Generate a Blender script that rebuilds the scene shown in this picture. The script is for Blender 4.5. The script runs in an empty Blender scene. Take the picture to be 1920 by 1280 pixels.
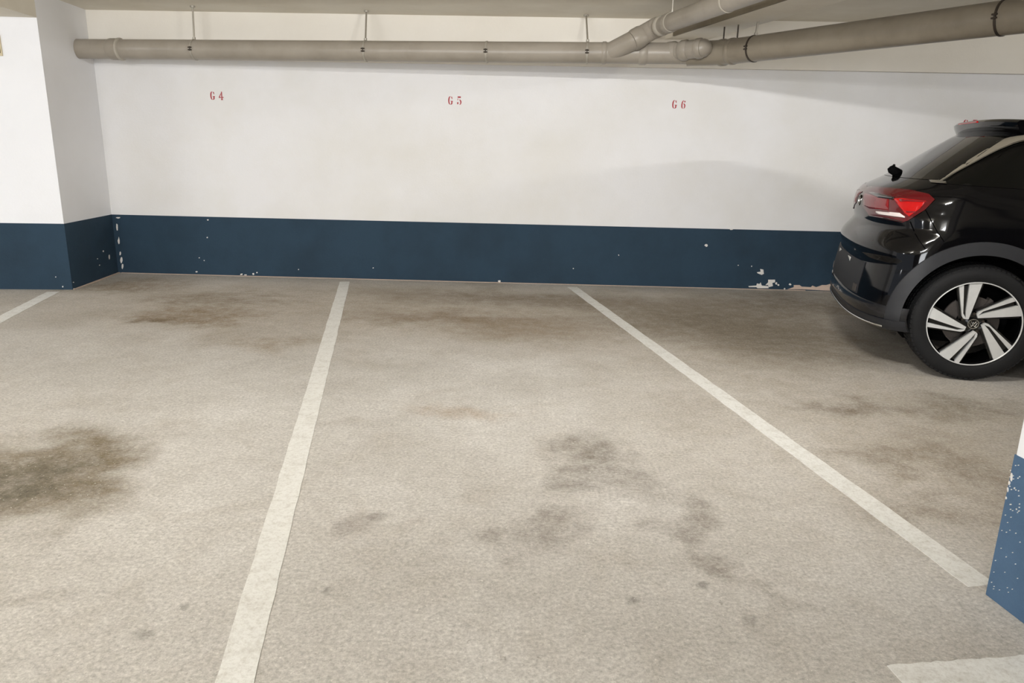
import bpy, bmesh, math, random
import numpy as np
from mathutils import Vector, Matrix
random.seed(7)
SC = bpy.context.scene
COL = SC.collection

# ------------------------------------------------------------------ camera
F = 1387.0
HC = 1.265
_p, _r, _a = math.radians(14.65), math.radians(1.2), 0.0281
_up = -np.array([-math.sin(_r)*math.cos(_p), math.cos(_r)*math.cos(_p), math.sin(_p)])
_Y = np.array([0, 0, 1.]) - _up[2]*_up
_Y /= np.linalg.norm(_Y)
_X = np.cross(_Y, _up)
_X, _Y = math.cos(_a)*_X - math.sin(_a)*_Y, math.sin(_a)*_X + math.cos(_a)*_Y
RM = np.array([_X, _Y, _up])                 # camera axes (right, down, forward) -> world
CP = np.array([0, 0, HC])
cam = bpy.data.objects.new('camera', bpy.data.cameras.new('camera'))
COL.objects.link(cam)
cam.data.sensor_width = 36.0
cam.data.lens = F/1920*36.0
cam.data.clip_end = 100
cx_, cy_, cz_ = RM @ [1, 0, 0], RM @ [0, -1, 0], RM @ [0, 0, -1]
cam.matrix_world = Matrix(((cx_[0], cy_[0], cz_[0], 0), (cx_[1], cy_[1], cz_[1], 0), (cx_[2], cy_[2], cz_[2], HC), (0, 0, 0, 1)))
SC.camera = cam

def ray(u, v): return RM @ np.array([(u-960.)/F, (v-640.)/F, 1.])
def at_z(u, v, z=0.):
    d = ray(u, v); return CP + (z-CP[2])/d[2]*d
def at_y(u, v, y):
    d = ray(u, v); return CP + y/d[1]*d
def at_plane(u, v, p0, n):
    d = ray(u, v); n = np.array(n, float); return CP + (n@(np.array(p0)-CP))/(n@d)*d

# ------------------------------------------------------------------ world, lights, exposure
SC.view_settings.view_transform = 'Standard'
SC.view_settings.look = 'None'
SC.view_settings.gamma = 1.0
SC.view_settings.use_curve_mapping = False
SC.view_settings.exposure = -0.02
w = bpy.data.worlds.new('world'); SC.world = w
w.use_nodes = True
w.node_tree.nodes['Background'].inputs[0].default_value = (0.80, 0.87, 1.0, 1)
w.node_tree.nodes['Background'].inputs[1].default_value = 0.6

def area(name, loc, target, sx, sy, power, col):
    l = bpy.data.lights.new(name, 'AREA'); l.shape = 'RECTANGLE'; l.size = sx; l.size_y = sy
    l.energy = power; l.color = col
    o = bpy.data.objects.new(name, l); COL.objects.link(o)
    o.location = loc
    o.rotation_euler = (Vector(target)-Vector(loc)).to_track_quat('-Z', 'Y').to_euler()
    return o
NEUT = (1.0, 0.985, 0.96); COOL = (0.95, 0.97, 1.0)
def batten(name, x, y, z, tilt, length, power, col, up=0.):
    """tube lamp lying along X; tilt = degrees from straight down towards the back wall"""
    for nm, e, t in ((name, power, tilt), (name+'_up', up, 180)):
        if e <= 0: continue
        l = bpy.data.lights.new(nm, 'AREA'); l.shape = 'RECTANGLE'; l.size = length; l.size_y = .05
        l.energy = e; l.color = col
        o = bpy.data.objects.new(nm, l); COL.objects.link(o)
        o.location = (x, y, z+(.01 if t == 180 else 0)); o.rotation_euler = (math.radians(t), 0, 0)
# fluorescent battens under the ceiling: over the bays, the driveway and the neighbouring bays, plus one added fill
batten('lamp_bay', .8, 2.4, 2.335, 74, .6, 60, NEUT)
batten('fill_bay_left', -2.7, 1.4, 2.08, 96, 1.2, 36, NEUT, 16)  # unseen fill added to lift the left wall, ceiling and beam
batten('lamp_driveway', -1.4, -1.5, 2.2, 38, 1.5, 85, COOL, 30)
batten('lamp_right', 6.9, 1.7, 2.25, 86, .9, 120, NEUT)
batten('lamp_left', -7.0, 2.5, 2.2, 50, 1.5, 50, COOL, 14)
# unseen soft fill added behind the camera to brighten ceiling and walls
_l = bpy.data.lights.new('rear_fill', 'AREA'); _l.shape = 'RECTANGLE'; _l.size = 3.2; _l.size_y = 1.9
_l.energy = 330; _l.color = COOL
_o = bpy.data.objects.new('rear_fill', _l); COL.objects.link(_o)
_o.location = (-2.5, -5.7, 1.0); _o.rotation_euler = (math.radians(98), 0, 0)

# ------------------------------------------------------------------ helpers
def lin(c):
    return tuple(((x/255.)/12.92 if x/255. <= .04045 else ((x/255.+.055)/1.055)**2.4) for x in c) + (1.,)

class NT:
    def __init__(s, name):
        s.m = bpy.data.materials.new(name); s.m.use_nodes = True
        s.t = s.m.node_tree; s.b = s.t.nodes['Principled BSDF']
        s.co = s.t.nodes.new('ShaderNodeTexCoord').outputs['Object']
    def n(s, ty, **k):
        x = s.t.nodes.new(ty)
        for a, v in k.items(): setattr(x, a, v)
        return x
    def l(s, a, b): s.t.links.new(a, b)
    def noise(s, scale, detail=4, rough=.55, vec=None, dist=0.):
        x = s.n('ShaderNodeTexNoise'); x.inputs['Scale'].default_value = scale
        x.inputs['Detail'].default_value = detail; x.inputs['Roughness'].default_value = rough
        x.inputs['Distortion'].default_value = dist
        s.l(vec or s.co, x.inputs['Vector']); return x.outputs['Fac']
    def ramp(s, fac, a, b, ca=(0, 0, 0, 1), cb=(1, 1, 1, 1)):
        x = s.n('ShaderNodeValToRGB'); e = x.color_ramp.elements
        e[0].position, e[1].position = a, b; e[0].color, e[1].color = ca, cb
        s.l(fac, x.inputs[0]); return x.outputs[0]
    def mix(s, fac, a, b, mode='MIX'):
        x = s.n('ShaderNodeMix', data_type='RGBA', blend_type=mode)
        for i, v in ((0, fac), (6, a), (7, b)):
            if isinstance(v, (int, float, tuple)): x.inputs[i].default_value = v
            else: s.l(v, x.inputs[i])
        return x.outputs[2]
    def math(s, op, a, b=0., clamp=False):
        x = s.n('ShaderNodeMath', operation=op, use_clamp=clamp)
        for i, v in ((0, a), (1, b)):
            if isinstance(v, (int, float)): x.inputs[i].default_value = v
            else: s.l(v, x.inputs[i])
        return x.outputs[0]
    def bump(s, h, strength, dist):
        x = s.n('ShaderNodeBump'); x.inputs['Strength'].default_value = strength
        x.inputs['Distance'].default_value = dist; s.l(h, x.inputs['Height'])
        s.l(x.outputs[0], s.b.inputs['Normal'])
    def col(s, c):
        if isinstance(c, tuple): s.b.inputs['Base Color'].default_value = c
        else: s.l(c, s.b.inputs['Base Color'])
        return s
    def rough(s, r): s.b.inputs['Roughness'].default_value = r; return s

def simple(name, rgb, rough=.5, metal=0., coat=0., spec=.5):
    m = NT(name); c = lin(rgb)
    f = m.noise(35, 3)
    m.col(m.mix(m.ramp(f, .3, .7), tuple(x*.93 for x in c[:3])+(1.,), c)).rough(rough)
    m.b.inputs['Metallic'].default_value = metal
    m.b.inputs['Coat Weight'].default_value = coat
    m.b.inputs['Coat Roughness'].default_value = .03
    m.b.inputs['Specular IOR Level'].default_value = spec
    return m.m

def blob(m, x, y, rx, ry, rot, warp, soft=.55):
    """soft-edged irregular mask for stains and painted shade at floor position x, y"""
    mp = m.n('ShaderNodeMapping', vector_type='TEXTURE')
    mp.inputs['Location'].default_value = (x, y, 0)
    mp.inputs['Rotation'].default_value = (0, 0, math.radians(rot))
    mp.inputs['Scale'].default_value = (rx, ry, 1)
    m.l(warp, mp.inputs['Vector'])
    ln = m.n('ShaderNodeVectorMath', operation='LENGTH'); m.l(mp.outputs[0], ln.inputs[0])
    mr = m.n('ShaderNodeMapRange', interpolation_type='SMOOTHSTEP')
    mr.inputs['From Min'].default_value = 1.0+soft*.9; mr.inputs['From Max'].default_value = 1.0-soft*1.4
    m.l(ln.outputs['Value'], mr.inputs['Value'])
    return mr.outputs[0]

def concrete_floor():
    m = NT('stained_concrete')
    # domain warp for the stains and shade patches
    nz = m.n('ShaderNodeTexNoise'); nz.inputs['Scale'].default_value = 3.0; nz.inputs['Detail'].default_value = 5
    m.l(m.co, nz.inputs['Vector'])
    sb = m.n('ShaderNodeVectorMath', operation='SUBTRACT'); m.l(nz.outputs['Color'], sb.inputs[0]); sb.inputs[1].default_value = (.5, .5, .5)
    sc = m.n('ShaderNodeVectorMath', operation='SCALE'); m.l(sb.outputs[0], sc.inputs[0]); sc.inputs['Scale'].default_value = .8
    ad = m.n('ShaderNodeVectorMath', operation='ADD'); m.l(m.co, ad.inputs[0]); m.l(sc.outputs[0], ad.inputs[1])
    warp = ad.outputs[0]
    s2 = m.n('ShaderNodeVectorMath', operation='SCALE'); m.l(sb.outputs[0], s2.inputs[0]); s2.inputs['Scale'].default_value = .22
    a2 = m.n('ShaderNodeVectorMath', operation='ADD'); m.l(m.co, a2.inputs[0]); m.l(s2.outputs[0], a2.inputs[1])
    warp2 = a2.outputs[0]
    c = m.mix(m.ramp(m.noise(1.1, 6, .6), .35, .68), lin(FLOOR_A), lin(FLOOR_B))
    c = m.mix(m.math('MULTIPLY', m.ramp(m.noise(2.7, 5, .65, dist=.6), .50, .72), .35), c, lin((160, 151, 137)))
    for (u, v, ru, rv, st, colr, soft) in STAINS_AND_SHADE:
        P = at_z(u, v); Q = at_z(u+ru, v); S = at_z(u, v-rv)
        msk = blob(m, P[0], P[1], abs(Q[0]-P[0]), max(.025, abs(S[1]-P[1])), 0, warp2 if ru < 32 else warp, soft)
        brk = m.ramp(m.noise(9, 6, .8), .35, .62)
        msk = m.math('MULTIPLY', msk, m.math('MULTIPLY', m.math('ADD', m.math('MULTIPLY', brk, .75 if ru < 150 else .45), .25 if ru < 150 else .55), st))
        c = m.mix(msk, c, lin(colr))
    g = m.noise(75, 5, .8)
    c = m.mix(1., c, m.ramp(g, .3, .7, (.62, .61, .60, 1), (1.32, 1.32, 1.32, 1)), 'MULTIPLY')
    g2 = m.noise(16, 4, .75)
    c = m.mix(1., c, m.ramp(g2, .3, .7, (.91, .905, .90, 1), (1.08, 1.08, 1.08, 1)), 'MULTIPLY')
    fl = m.ramp(m.noise(95, 2, .6), .66, .71)
    c = m.mix(m.math('MULTIPLY', fl, .7), c, lin((226, 222, 214)))
    dk = m.ramp(m.noise(48, 3, .7, dist=1.), .66, .74)
    c = m.mix(m.math('MULTIPLY', dk, .5), c, lin((120, 112, 102)))
    m.col(c).rough(.82)
    m.b.inputs['Specular IOR Level'].default_value = .25
    m.bump(g, .35, .003)
    return m.m
FLOOR_A, FLOOR_B = (184, 180, 173), (206, 203, 198)
# stains and painted shade: image position, half-extents in the image, strength, colour, softness
STAINS_AND_SHADE = [
    (820, 575, 1000, 50, .50, (152, 134, 106), .6), (1560, 700, 420, 130, .42, (150, 135, 110), .6), (1800, 900, 220, 120, .30, (152, 138, 116), .6),  # broad brown tint by the wall; the two on the right paint in shade
    (40, 900, 215, 95, 1.0, (120, 108, 88), .3), (-10, 925, 110, 60, .8, (92, 89, 78), .5),  # broad dark patch at the left edge with a darker core
    (1115, 865, 90, 50, 0.80, (116, 108, 98), .5), (1035, 1000, 70, 60, 0.61, (118, 108, 98), .5),
    (1265, 965, 60, 50, 0.72, (116, 106, 96), .5), (1300, 1055, 70, 30, 0.65, (118, 108, 98), .5),
    (1205, 1140, 14, 10, .6, (96, 90, 84), .5), (1300, 1102, 14, 9, .6, (96, 90, 84), .5), (1412, 1160, 16, 12, .55, (96, 90, 84), .5),
    (660, 988, 30, 20, .55, (122, 110, 102), .5), (690, 975, 18, 10, .55, (112, 100, 92), .5), (745, 985, 40, 16, .3, (132, 118, 110), .5),
    (255, 1205, 16, 12, .6, (104, 100, 92), .5), (612, 1105, 8, 5, .6, (104, 100, 92), .5), (345, 1142, 8, 5, .6, (104, 100, 92), .5),
    (200, 1130, 60, 40, .22, (132, 124, 112), .5), (20, 1120, 40, 30, .3, (126, 116, 102), .5),
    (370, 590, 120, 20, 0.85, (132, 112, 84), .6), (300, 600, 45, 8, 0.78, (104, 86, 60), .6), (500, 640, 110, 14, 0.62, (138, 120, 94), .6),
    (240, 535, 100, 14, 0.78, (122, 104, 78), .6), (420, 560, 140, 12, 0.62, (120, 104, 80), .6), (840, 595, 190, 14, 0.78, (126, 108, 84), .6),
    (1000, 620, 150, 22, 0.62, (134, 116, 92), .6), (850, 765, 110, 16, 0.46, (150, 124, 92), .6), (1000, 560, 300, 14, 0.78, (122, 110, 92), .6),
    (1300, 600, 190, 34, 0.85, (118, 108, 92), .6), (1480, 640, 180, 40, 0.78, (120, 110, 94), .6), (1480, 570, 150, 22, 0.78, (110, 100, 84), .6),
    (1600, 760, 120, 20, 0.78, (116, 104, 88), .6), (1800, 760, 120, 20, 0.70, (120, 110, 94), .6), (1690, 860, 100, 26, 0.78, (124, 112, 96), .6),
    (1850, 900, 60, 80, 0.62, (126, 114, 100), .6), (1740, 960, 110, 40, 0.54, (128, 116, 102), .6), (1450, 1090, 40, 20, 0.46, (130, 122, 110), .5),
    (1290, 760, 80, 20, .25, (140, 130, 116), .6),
]

def wall_paint(name, base, dirt, amount=.5, bump=.25, big=.9):
    m = NT(name)
    c = m.mix(m.math('MULTIPLY', m.ramp(m.noise(big, 5, .6), .42, .75), amount), lin(base), lin(dirt))
    c = m.mix(m.math('MULTIPLY', m.ramp(m.noise(9, 6, .7), .62, .78), .25*amount), c, lin(dirt))
    m.col(c).rough(.78)
    m.b.inputs['Specular IOR Level'].default_value = .3
    m.bump(m.noise(60, 5, .7), bump, .004)
    return m.m

def line_paint():
    m = NT('worn_line_paint')
    n1 = m.ramp(m.noise(14, 6, .75), .48, .70)
    n2 = m.ramp(m.noise(60, 5, .85), .47, .62)
    k = m.math('ADD', m.math('MULTIPLY', n1, .55), m.math('MULTIPLY', n2, .45), True)
    m.col(m.mix(k, lin((228, 227, 222)), lin((190, 185, 175)))).rough(.75)
    m.bump(m.noise(75, 4, .75), .35, .002)
    return m.m

M = {}
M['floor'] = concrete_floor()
M['wall'] = wall_paint('white_wall_paint', (233, 232, 232), (222, 219, 212), .8)
M['pillarwall'] = wall_paint('white_pillar_paint', (240, 240, 242), (226, 225, 224), .5)
M['beamcream'] = wall_paint('cream_beam_paint', (237, 232, 222), (224, 216, 202), .6)
M['concrete'] = wall_paint('bare_ceiling_concrete', (232, 226, 212), (212, 203, 185), .7, .3, 1.3)
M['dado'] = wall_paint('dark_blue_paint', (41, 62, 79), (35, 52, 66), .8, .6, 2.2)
M['line'] = line_paint()
M['chip'] = simple('exposed_plaster', (226, 222, 216), .9)
M['chippink'] = simple('pinkish_plaster', (206, 184, 168), .9)
M['red'] = simple('red_stencil_paint', (176, 62, 70), .8)
M['pipe'] = wall_paint('grey_drain_plastic', (158, 150, 138), (138, 130, 117), .7, .04, 4)
M['pipedark'] = wall_paint('darker_drain_plastic', (138, 129, 114), (118, 108, 93), .8, .04, 4)  # darker grey plastic for the thick right pipe
for k_ in ('pipe', 'pipedark'): M[k_].node_tree.nodes['Principled BSDF'].inputs['Roughness'].default_value = .33
M['pipering'] = simple('pale_grey_pipe_socket', (178, 171, 158), .5)
M['galv'] = simple('galvanised_steel', (176, 170, 158), .45, .4)
M['darksteel'] = simple('dark_steel', (70, 62, 54), .5, .5)
M['sign'] = simple('brown_board', (92, 74, 52), .6)
M['signcream'] = simple('cream_board', (206, 192, 160), .6)
M['black'] = simple('black_car_paint', (7, 7, 9), .07, 0, 0, .36)
M['black'].node_tree.nodes['Principled BSDF'].inputs['Base Color'].default_value = lin((7, 7, 9))
M['glass'] = simple('dark_privacy_glass', (5, 6, 6), .03, 0, 0, .4)
M['clad'] = simple('grey_plastic_cladding', (31, 32, 36), .55)
M['cladgloss'] = simple('dark_gloss_plastic', (16, 18, 24), .18, 0, .6)
M['well'] = simple('black_liner', (6, 6, 7), .9, spec=.1)
M['rubber'] = simple('tyre_rubber', (21, 21, 22), .72, spec=.3)
M['silver'] = simple('machined_aluminium', (222, 222, 220), .38, .35)
M['chrome'] = simple('chrome', (225, 225, 222), .12, 1.0)
M['satin'] = simple('satin_window_trim', (176, 168, 152), .4, .45)
M['rimblack'] = simple('black_rim_paint', (8, 8, 9), .2, 0, .6)
M['disc'] = simple('brake_disc_steel', (92, 86, 82), .5, .6)
M['white'] = simple('white_plate', (220, 220, 216), .4)
M['lamp_clear'] = simple('pale_lamp_strip', (240, 228, 224), .15, 0, .8)
M['lampred'] = simple('red_lamp_lens', (196, 8, 12), .16, 0, .25)
M['lampdark'] = simple('dark_red_lens', (92, 8, 14), .12, 0, .25)
M['lamprose'] = simple('muted_red_lens', (132, 26, 33), .14, 0, .25)
M['lampblack'] = simple('smoked_lens', (20, 6, 8), .1, 0, 1.0)

def tag(o, label=None, cat=None, kind=None, group=None):
    if label: o['label'] = label
    if cat: o['category'] = cat
    if kind: o['kind'] = kind
    if group: o['group'] = group
    return o

def empty(name, loc=(0, 0, 0), rz=0.):
    o = bpy.data.objects.new(name, None); COL.objects.link(o)
    o.location = loc; o.rotation_euler = (0, 0, rz); o.empty_display_size = .1
    return o

def link_mesh(name, me, mat, parent=None):
    o = bpy.data.objects.new(name, me); COL.objects.link(o)
    if mat is not None and not me.materials: me.materials.append(mat)
    if parent is not None: o.parent = parent
    return o

def obj(name, bm, mat, parent=None, smooth=False, bevel=0.):
    bmesh.ops.recalc_face_normals(bm, faces=bm.faces[:]) if not getattr(bm, 'keep', False) else None
    me = bpy.data.meshes.new(name)
    if smooth:
        for f in bm.faces: f.smooth = True
    bm.to_mesh(me); bm.free()
    o = link_mesh(name, me, mat, parent)
    if bevel:
        b = o.modifiers.new('b', 'BEVEL'); b.width = bevel; b.segments = 2; b.limit_method = 'ANGLE'
    return o

def prism(bm, pts, z0, z1):
    """vertical prism over a plan polygon"""
    a = [bm.verts.new((p[0], p[1], z0)) for p in pts]
    b = [bm.verts.new((p[0], p[1], z1)) for p in pts]
    bm.faces.new(a[::-1]); bm.faces.new(b)
    n = len(pts)
    for i in range(n): bm.faces.new((a[i], a[(i+1) % n], b[(i+1) % n], b[i]))

def box(bm, x0, x1, y0, y1, z0, z1):
    prism(bm, [(x0, y0), (x1, y0), (x1, y1), (x0, y1)], z0, z1)

def frame_for(d):
    d = Vector(d).normalized()
    u = Vector((0, 0, 1)) if abs(d.z) < .95 else Vector((1, 0, 0))
    s = d.cross(u).normalized(); return s, s.cross(d).normalized()

def tube(bm, path, r, seg=24, caps=True, radii=None):
    path = [Vector(p) for p in path]; rings = []; prev = None
    for i, p in enumerate(path):
        if i == 0: d = path[1]-path[0]
        elif i == len(path)-1: d = path[-1]-path[-2]
        else: d = (path[i+1]-p).normalized()+(p-path[i-1]).normalized()
        d.normalize()
        if prev is None: s, t = frame_for(d)
        else:
            s = (prev - d*prev.dot(d)).normalized(); t = s.cross(d)
        prev = s
        rr = radii[i] if radii else r
        rings.append([bm.verts.new(p+s*math.cos(2*math.pi*k/seg)*rr+t*math.sin(2*math.pi*k/seg)*rr) for k in range(seg)])
    for a, b in zip(rings, rings[1:]):
        for k in range(seg): bm.faces.new((a[k], a[(k+1) % seg], b[(k+1) % seg], b[k]))
    if caps: bm.faces.new(rings[0][::-1]); bm.faces.new(rings[-1])

def arc_path(pts, rad, n=7):
    """polyline with rounded bends"""
    pts = [Vector(p) for p in pts]; out = [pts[0]]
    for a, b, c in zip(pts, pts[1:], pts[2:]):
        l = min(rad, (b-a).length*.49, (c-b).length*.49)
        p, q = b+(a-b).normalized()*l, b+(c-b).normalized()*l
        for k in range(n+1):
            t = k/n; out.append(p*(1-t)**2+b*2*t*(1-t)+q*t*t)
    out.append(pts[-1]); return out

def ring(bm, c, d, r_in, r_out, half, seg=28):
    """collar around a pipe: centre c, axis d"""
    d = Vector(d).normalized(); c = Vector(c)
    k = half*.55
    tube(bm, [c-d*half, c-d*k, c+d*k, c+d*half], 0, seg, True, [r_in, r_out, r_out, r_in])

# ------------------------------------------------------------------ room
DW = 7.079          # back wall
ZC = 2.385          # ceiling
ZL = 1.985          # underside of the wall beam
XR, XL, YB = 11.0, -9.0, -6.0
c1, c0, lf = at_z(230, 508), at_z(136, 543), at_z(0, 542)
SD = (c1-c0)/np.linalg.norm(c1-c0)       # direction of the pillar's side face
LD = (lf-c0)/np.linalg.norm(lf-c0)
cf = c0+LD*6.0

bm = bmesh.new(); box(bm, XL-.2, XR+.2, YB-.2, DW+.4, -.2, 0)
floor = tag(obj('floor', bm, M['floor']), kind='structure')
floor['label'] = 'stained beige concrete garage floor'
bm = bmesh.new(); box(bm, XL-.2, XR+.2, YB-.2, DW+.4, ZC, ZC+.2)
ceiling = tag(obj('ceiling', bm, M['concrete']), kind='structure')
bm = bmesh.new(); box(bm, -4.35, XR+.2, DW, DW+.3, 0, ZC)
wall_back = tag(obj('wall_back', bm, M['wall']), kind='structure')
bm = bmesh.new(); box(bm, -4.2, XR, DW-.05, DW+.02, ZL, ZC)
wall_beam = obj('wall_beam', bm, M['beamcream'], wall_back)
wall_beam['label'] = 'cream beam along the top of the back wall'
# left pillar: its side face and the wall beside it
bm = bmesh.new()
e1 = c1+SD*.25
prism(bm, [tuple(c0[:2]), tuple(e1[:2]), (e1[0]-.35, e1[1]), (c0[0]-.8, c0[1]+.9), tuple(cf[:2]+np.array([0, 1.2])), tuple(cf[:2])], 0, ZC)
wall_left = tag(obj('wall_left', bm, M['pillarwall']), kind='structure')
wall_left['label'] = 'white pillar wall with dark blue base at the left'
# surrounding walls, outside the frame
bm = bmesh.new(); box(bm, XR, XR+.2, YB, DW, 0, ZC)
tag(obj('wall_right', bm, M['wall']), kind='structure')
bm = bmesh.new(); box(bm, XL, XR, YB-.2, YB, 0, ZC)
M['far'] = wall_paint('darkened_far_wall', (96, 92, 86), (80, 76, 70), .6)  # dark colour painted in for the dim garage behind, for car reflections
tag(obj('wall_front', bm, M['far']), kind='structure')

# beams under the ceiling
ZB = 2.187
bm = bmesh.new()
b1 = at_z(-60, 6, ZB); bd = (b1-c0)[:2]; bd /= np.linalg.norm(bd)
far = c0[:2]+bd*9
bd2 = np.array([SD[0], SD[1]])*-9
pts = [tuple(c0[:2]), tuple(c0[:2]+bd2), tuple(c0[:2]+bd2+np.array([-1.2, 0])), tuple(c0[:2]+np.array([-1.2, -.12]))]
prism(bm, pts, ZB, ZC)
tag(obj('beam', bm, M['concrete']), kind='structure')['label'] = 'bare concrete beam running from the left pillar'
bm = bmesh.new()
ZR = 2.22
pL0, pL1 = at_z(1267, 67, ZR)[:2], at_z(1475, 0, ZR)[:2]
pR0, pR1 = at_z(1330, 73, ZR)[:2], at_z(1586, 0, ZR)[:2]
dl = (pL1-pL0)/np.linalg.norm(pL1-pL0); dr = (pR1-pR0)/np.linalg.norm(pR1-pR0)
q0 = pL0-dl*((DW-pL0[1])/-dl[1]*1.0); q3 = pR0-dr*((DW-pR0[1])/-dr[1]*1.0)
q1 = pL1+dl*10.5; q2 = q1+(q3-q0)*1.05
prism(bm, [tuple(q0), tuple(q1), tuple(q2), tuple(q3)], ZR, ZC)
M['litbeam'] = wall_paint('lightened_beam_concrete', (243, 238, 226), (222, 213, 196), .7, .3, 1.3)  # lighter than the ceiling concrete to paint in the underside's bounce light
beam2 = tag(obj('beam', bm, M['litbeam']), kind='structure')
beam2['label'] = 'lightened concrete beam between the two drain pipes'

# dark boards added to darken the near side of the beam, jointed like formwork
M['board'] = wall_paint('dark_side_board', (146, 137, 120), (122, 113, 98), .8, .3, 3)
bdn = np.array([dl[1], -dl[0]])
if bdn[0] > 0: bdn = -bdn
Lb = float(np.linalg.norm(q1-q0)); ks = [.25, .95, 2.1, 3.4, 4.8, 6.2, Lb-.1]
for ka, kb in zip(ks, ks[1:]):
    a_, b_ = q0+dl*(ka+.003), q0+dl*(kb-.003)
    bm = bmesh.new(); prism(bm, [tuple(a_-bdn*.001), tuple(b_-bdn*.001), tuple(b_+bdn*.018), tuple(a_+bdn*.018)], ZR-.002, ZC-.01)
    obj('added_side_board', bm, M['board'], beam2)

# right foreground pillar
pc, pd = at_z(1850, 1115), at_z(1919, 1168)
pdv = (pd-pc)[:2]; pdv /= np.linalg.norm(pdv); pn = np.array([-pdv[1], pdv[0]])
PP = [pc[:2], pc[:2]+pdv*.5, pc[:2]+pdv*.5+pn*.5, pc[:2]+pn*.5]
bm = bmesh.new(); prism(bm, [tuple(p) for p in PP], 0, ZC)
pillar = tag(obj('pillar', bm, M['pillarwall'], bevel=.004), kind='structure')
pillar['label'] = 'white pillar with blue base at the right edge'
PC = sum(PP)/4
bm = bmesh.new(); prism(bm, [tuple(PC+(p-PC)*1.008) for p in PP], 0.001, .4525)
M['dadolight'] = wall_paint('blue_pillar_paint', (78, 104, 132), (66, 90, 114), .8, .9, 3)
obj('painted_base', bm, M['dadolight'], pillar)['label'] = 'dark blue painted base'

# blue painted base of the walls
ZD = .567
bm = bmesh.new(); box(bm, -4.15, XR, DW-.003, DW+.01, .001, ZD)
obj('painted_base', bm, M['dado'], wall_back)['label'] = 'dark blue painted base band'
bm = bmesh.new()
nS = np.array([SD[1], -SD[0]]); nL = np.array([-LD[1], LD[0]])
if nL[1] > 0: nL = -nL
o_ = .003
prism(bm, [tuple(c0[:2]+nS*o_+nL*o_), tuple(c1[:2]+nS*o_-SD[:2]*0), tuple(c1[:2]-nS*.05), tuple(c0[:2]-nS*.05-nL*.05), tuple(cf[:2]-nL*.05), tuple(cf[:2]+nL*o_)], .001, ZD)
obj('painted_base', bm, M['dado'], wall_left)['label'] = 'dark blue painted base band'

# small weathered paint chips where plaster shows
def chip(points, plane, parent, mat, off=.0045):
    """irregular thin flake; points given on the wall plane"""
    P = [at_plane(u, v, plane[0], plane[1]) for u, v in points]
    n = Vector(plane[1]).normalized()
    bm = bmesh.new()
    a = [bm.verts.new(Vector(p)+n*.0005) for p in P]; b = [bm.verts.new(Vector(p)+n*off) for p in P]
    bm.faces.new(a[::-1]); bm.faces.new(b)
    for i in range(len(P)): bm.faces.new((a[i], a[(i+1) % len(P)], b[(i+1) % len(P)], b[i]))
    return obj('paint_chip', bm, mat, parent)
WP = ((0, DW, 0), (0, -1, 0))
SP = (tuple(c0), (nS[0], nS[1], 0))
def spot(u, v, ru, rv, plane=WP, parent=None, mat=None, n=8):
    pts = []
    for k in range(n):
        a = 2*math.pi*k/n; q = random.uniform(.65, 1.15)
        pts.append((u+math.cos(a)*ru*q, v+math.sin(a)*rv*q))
    return chip(pts, plane, parent or wall_back, mat or M['chip'])
for a in [(222, 408, 5, 1.6), (220, 426, 2, 9), (223, 451, 1.8, 7), (226, 475, 2, 4), (228, 488, 2.4, 8), (230, 499, 2, 5),
          (390, 412, 2, 1.4), (389, 445, 1.5, 1.3), (374, 483, 1.2, 1), (383, 488, 1.2, 1), (453, 514, 3, 1.6), (461, 515, 3, 1), (475, 513, 2.4, 2), (482, 511, 1.5, 1.5),
          (1324, 460, 3.2, 2.6), (1384, 497, 1.4, 1.2), (1409, 499, 1.3, 1.6), (1371, 430, 3.5, 1.2),
          (1481, 533, 3, 2.2), (1455, 531, 2.5, 2.5), (1459, 534, 2, 2), (1471, 541, 1.6, 1.4), (936, 527, 3.5, 2.4), (369, 509, 2, 1.4),
          (700, 502, 1.2, 1), (1075, 503, 1.2, 1), (1160, 478, 1.2, 1.2), (560, 505, 1.1, 1)]:
    spot(*a)
chip([(1419, 510), (1426, 509), (1425, 504), (1431, 505), (1432, 513), (1428, 515), (1420, 512)], WP, wall_back, M['chip'])
chip([(1403, 536), (1418, 535), (1419, 531), (1424, 532), (1426, 529), (1428, 535), (1440, 536), (1441, 540), (1420, 540), (1418, 538), (1404, 538)], WP, wall_back, M['chip'])
chip([(1440, 524), (1453, 524), (1453, 529), (1448, 530), (1449, 536), (1441, 538), (1440, 534), (1435, 534), (1440, 529)], WP, wall_back, M['chip'])
chip([(1488, 534), (1499, 534), (1503, 537), (1520, 538), (1523, 535), (1530, 538), (1536, 536), (1541, 534), (1549, 534), (1556, 532), (1566, 529), (1569, 537), (1566, 545), (1540, 544), (1504, 542), (1490, 542), (1476, 542), (1488, 538)], WP, wall_back, M['chippink'])
for a in [(193, 471, 1.2, 2), (204, 481, 1.5, 5), (186, 497, 1, 1.2), (137, 529, 1.2, 1.2), (138, 541, 1.2, 1.2), (182, 485, 1, 1)]:
    spot(*a, plane=SP, parent=wall_left)
FP = (tuple(c0), (nL[0], nL[1], 0))
for a in [(118, 537, 1.4, 1.5), (105, 519, 1, 1)]: spot(*a, plane=FP, parent=wall_left)
PPl = (tuple(pc), (-pn[0], -pn[1], 0))
for k in range(26):
    spot(random.uniform(1895, 1918), random.uniform(870, 960), .9, 1.1, plane=PPl, parent=pillar)
for k in range(24):
    v = random.uniform(960, 1110); spot(random.uniform(1850+(1115-v)*.2+5, 1918), v, .8, .9, plane=PPl, parent=pillar)
for u, v, a, b in [(1897, 893, 2, 8), (1893, 905, 1.5, 4), (1890, 917, 1.4, 5), (1887, 933, 1.2, 3)]:
    spot(u+1.5, v, a, b, plane=PPl, parent=pillar)

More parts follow.
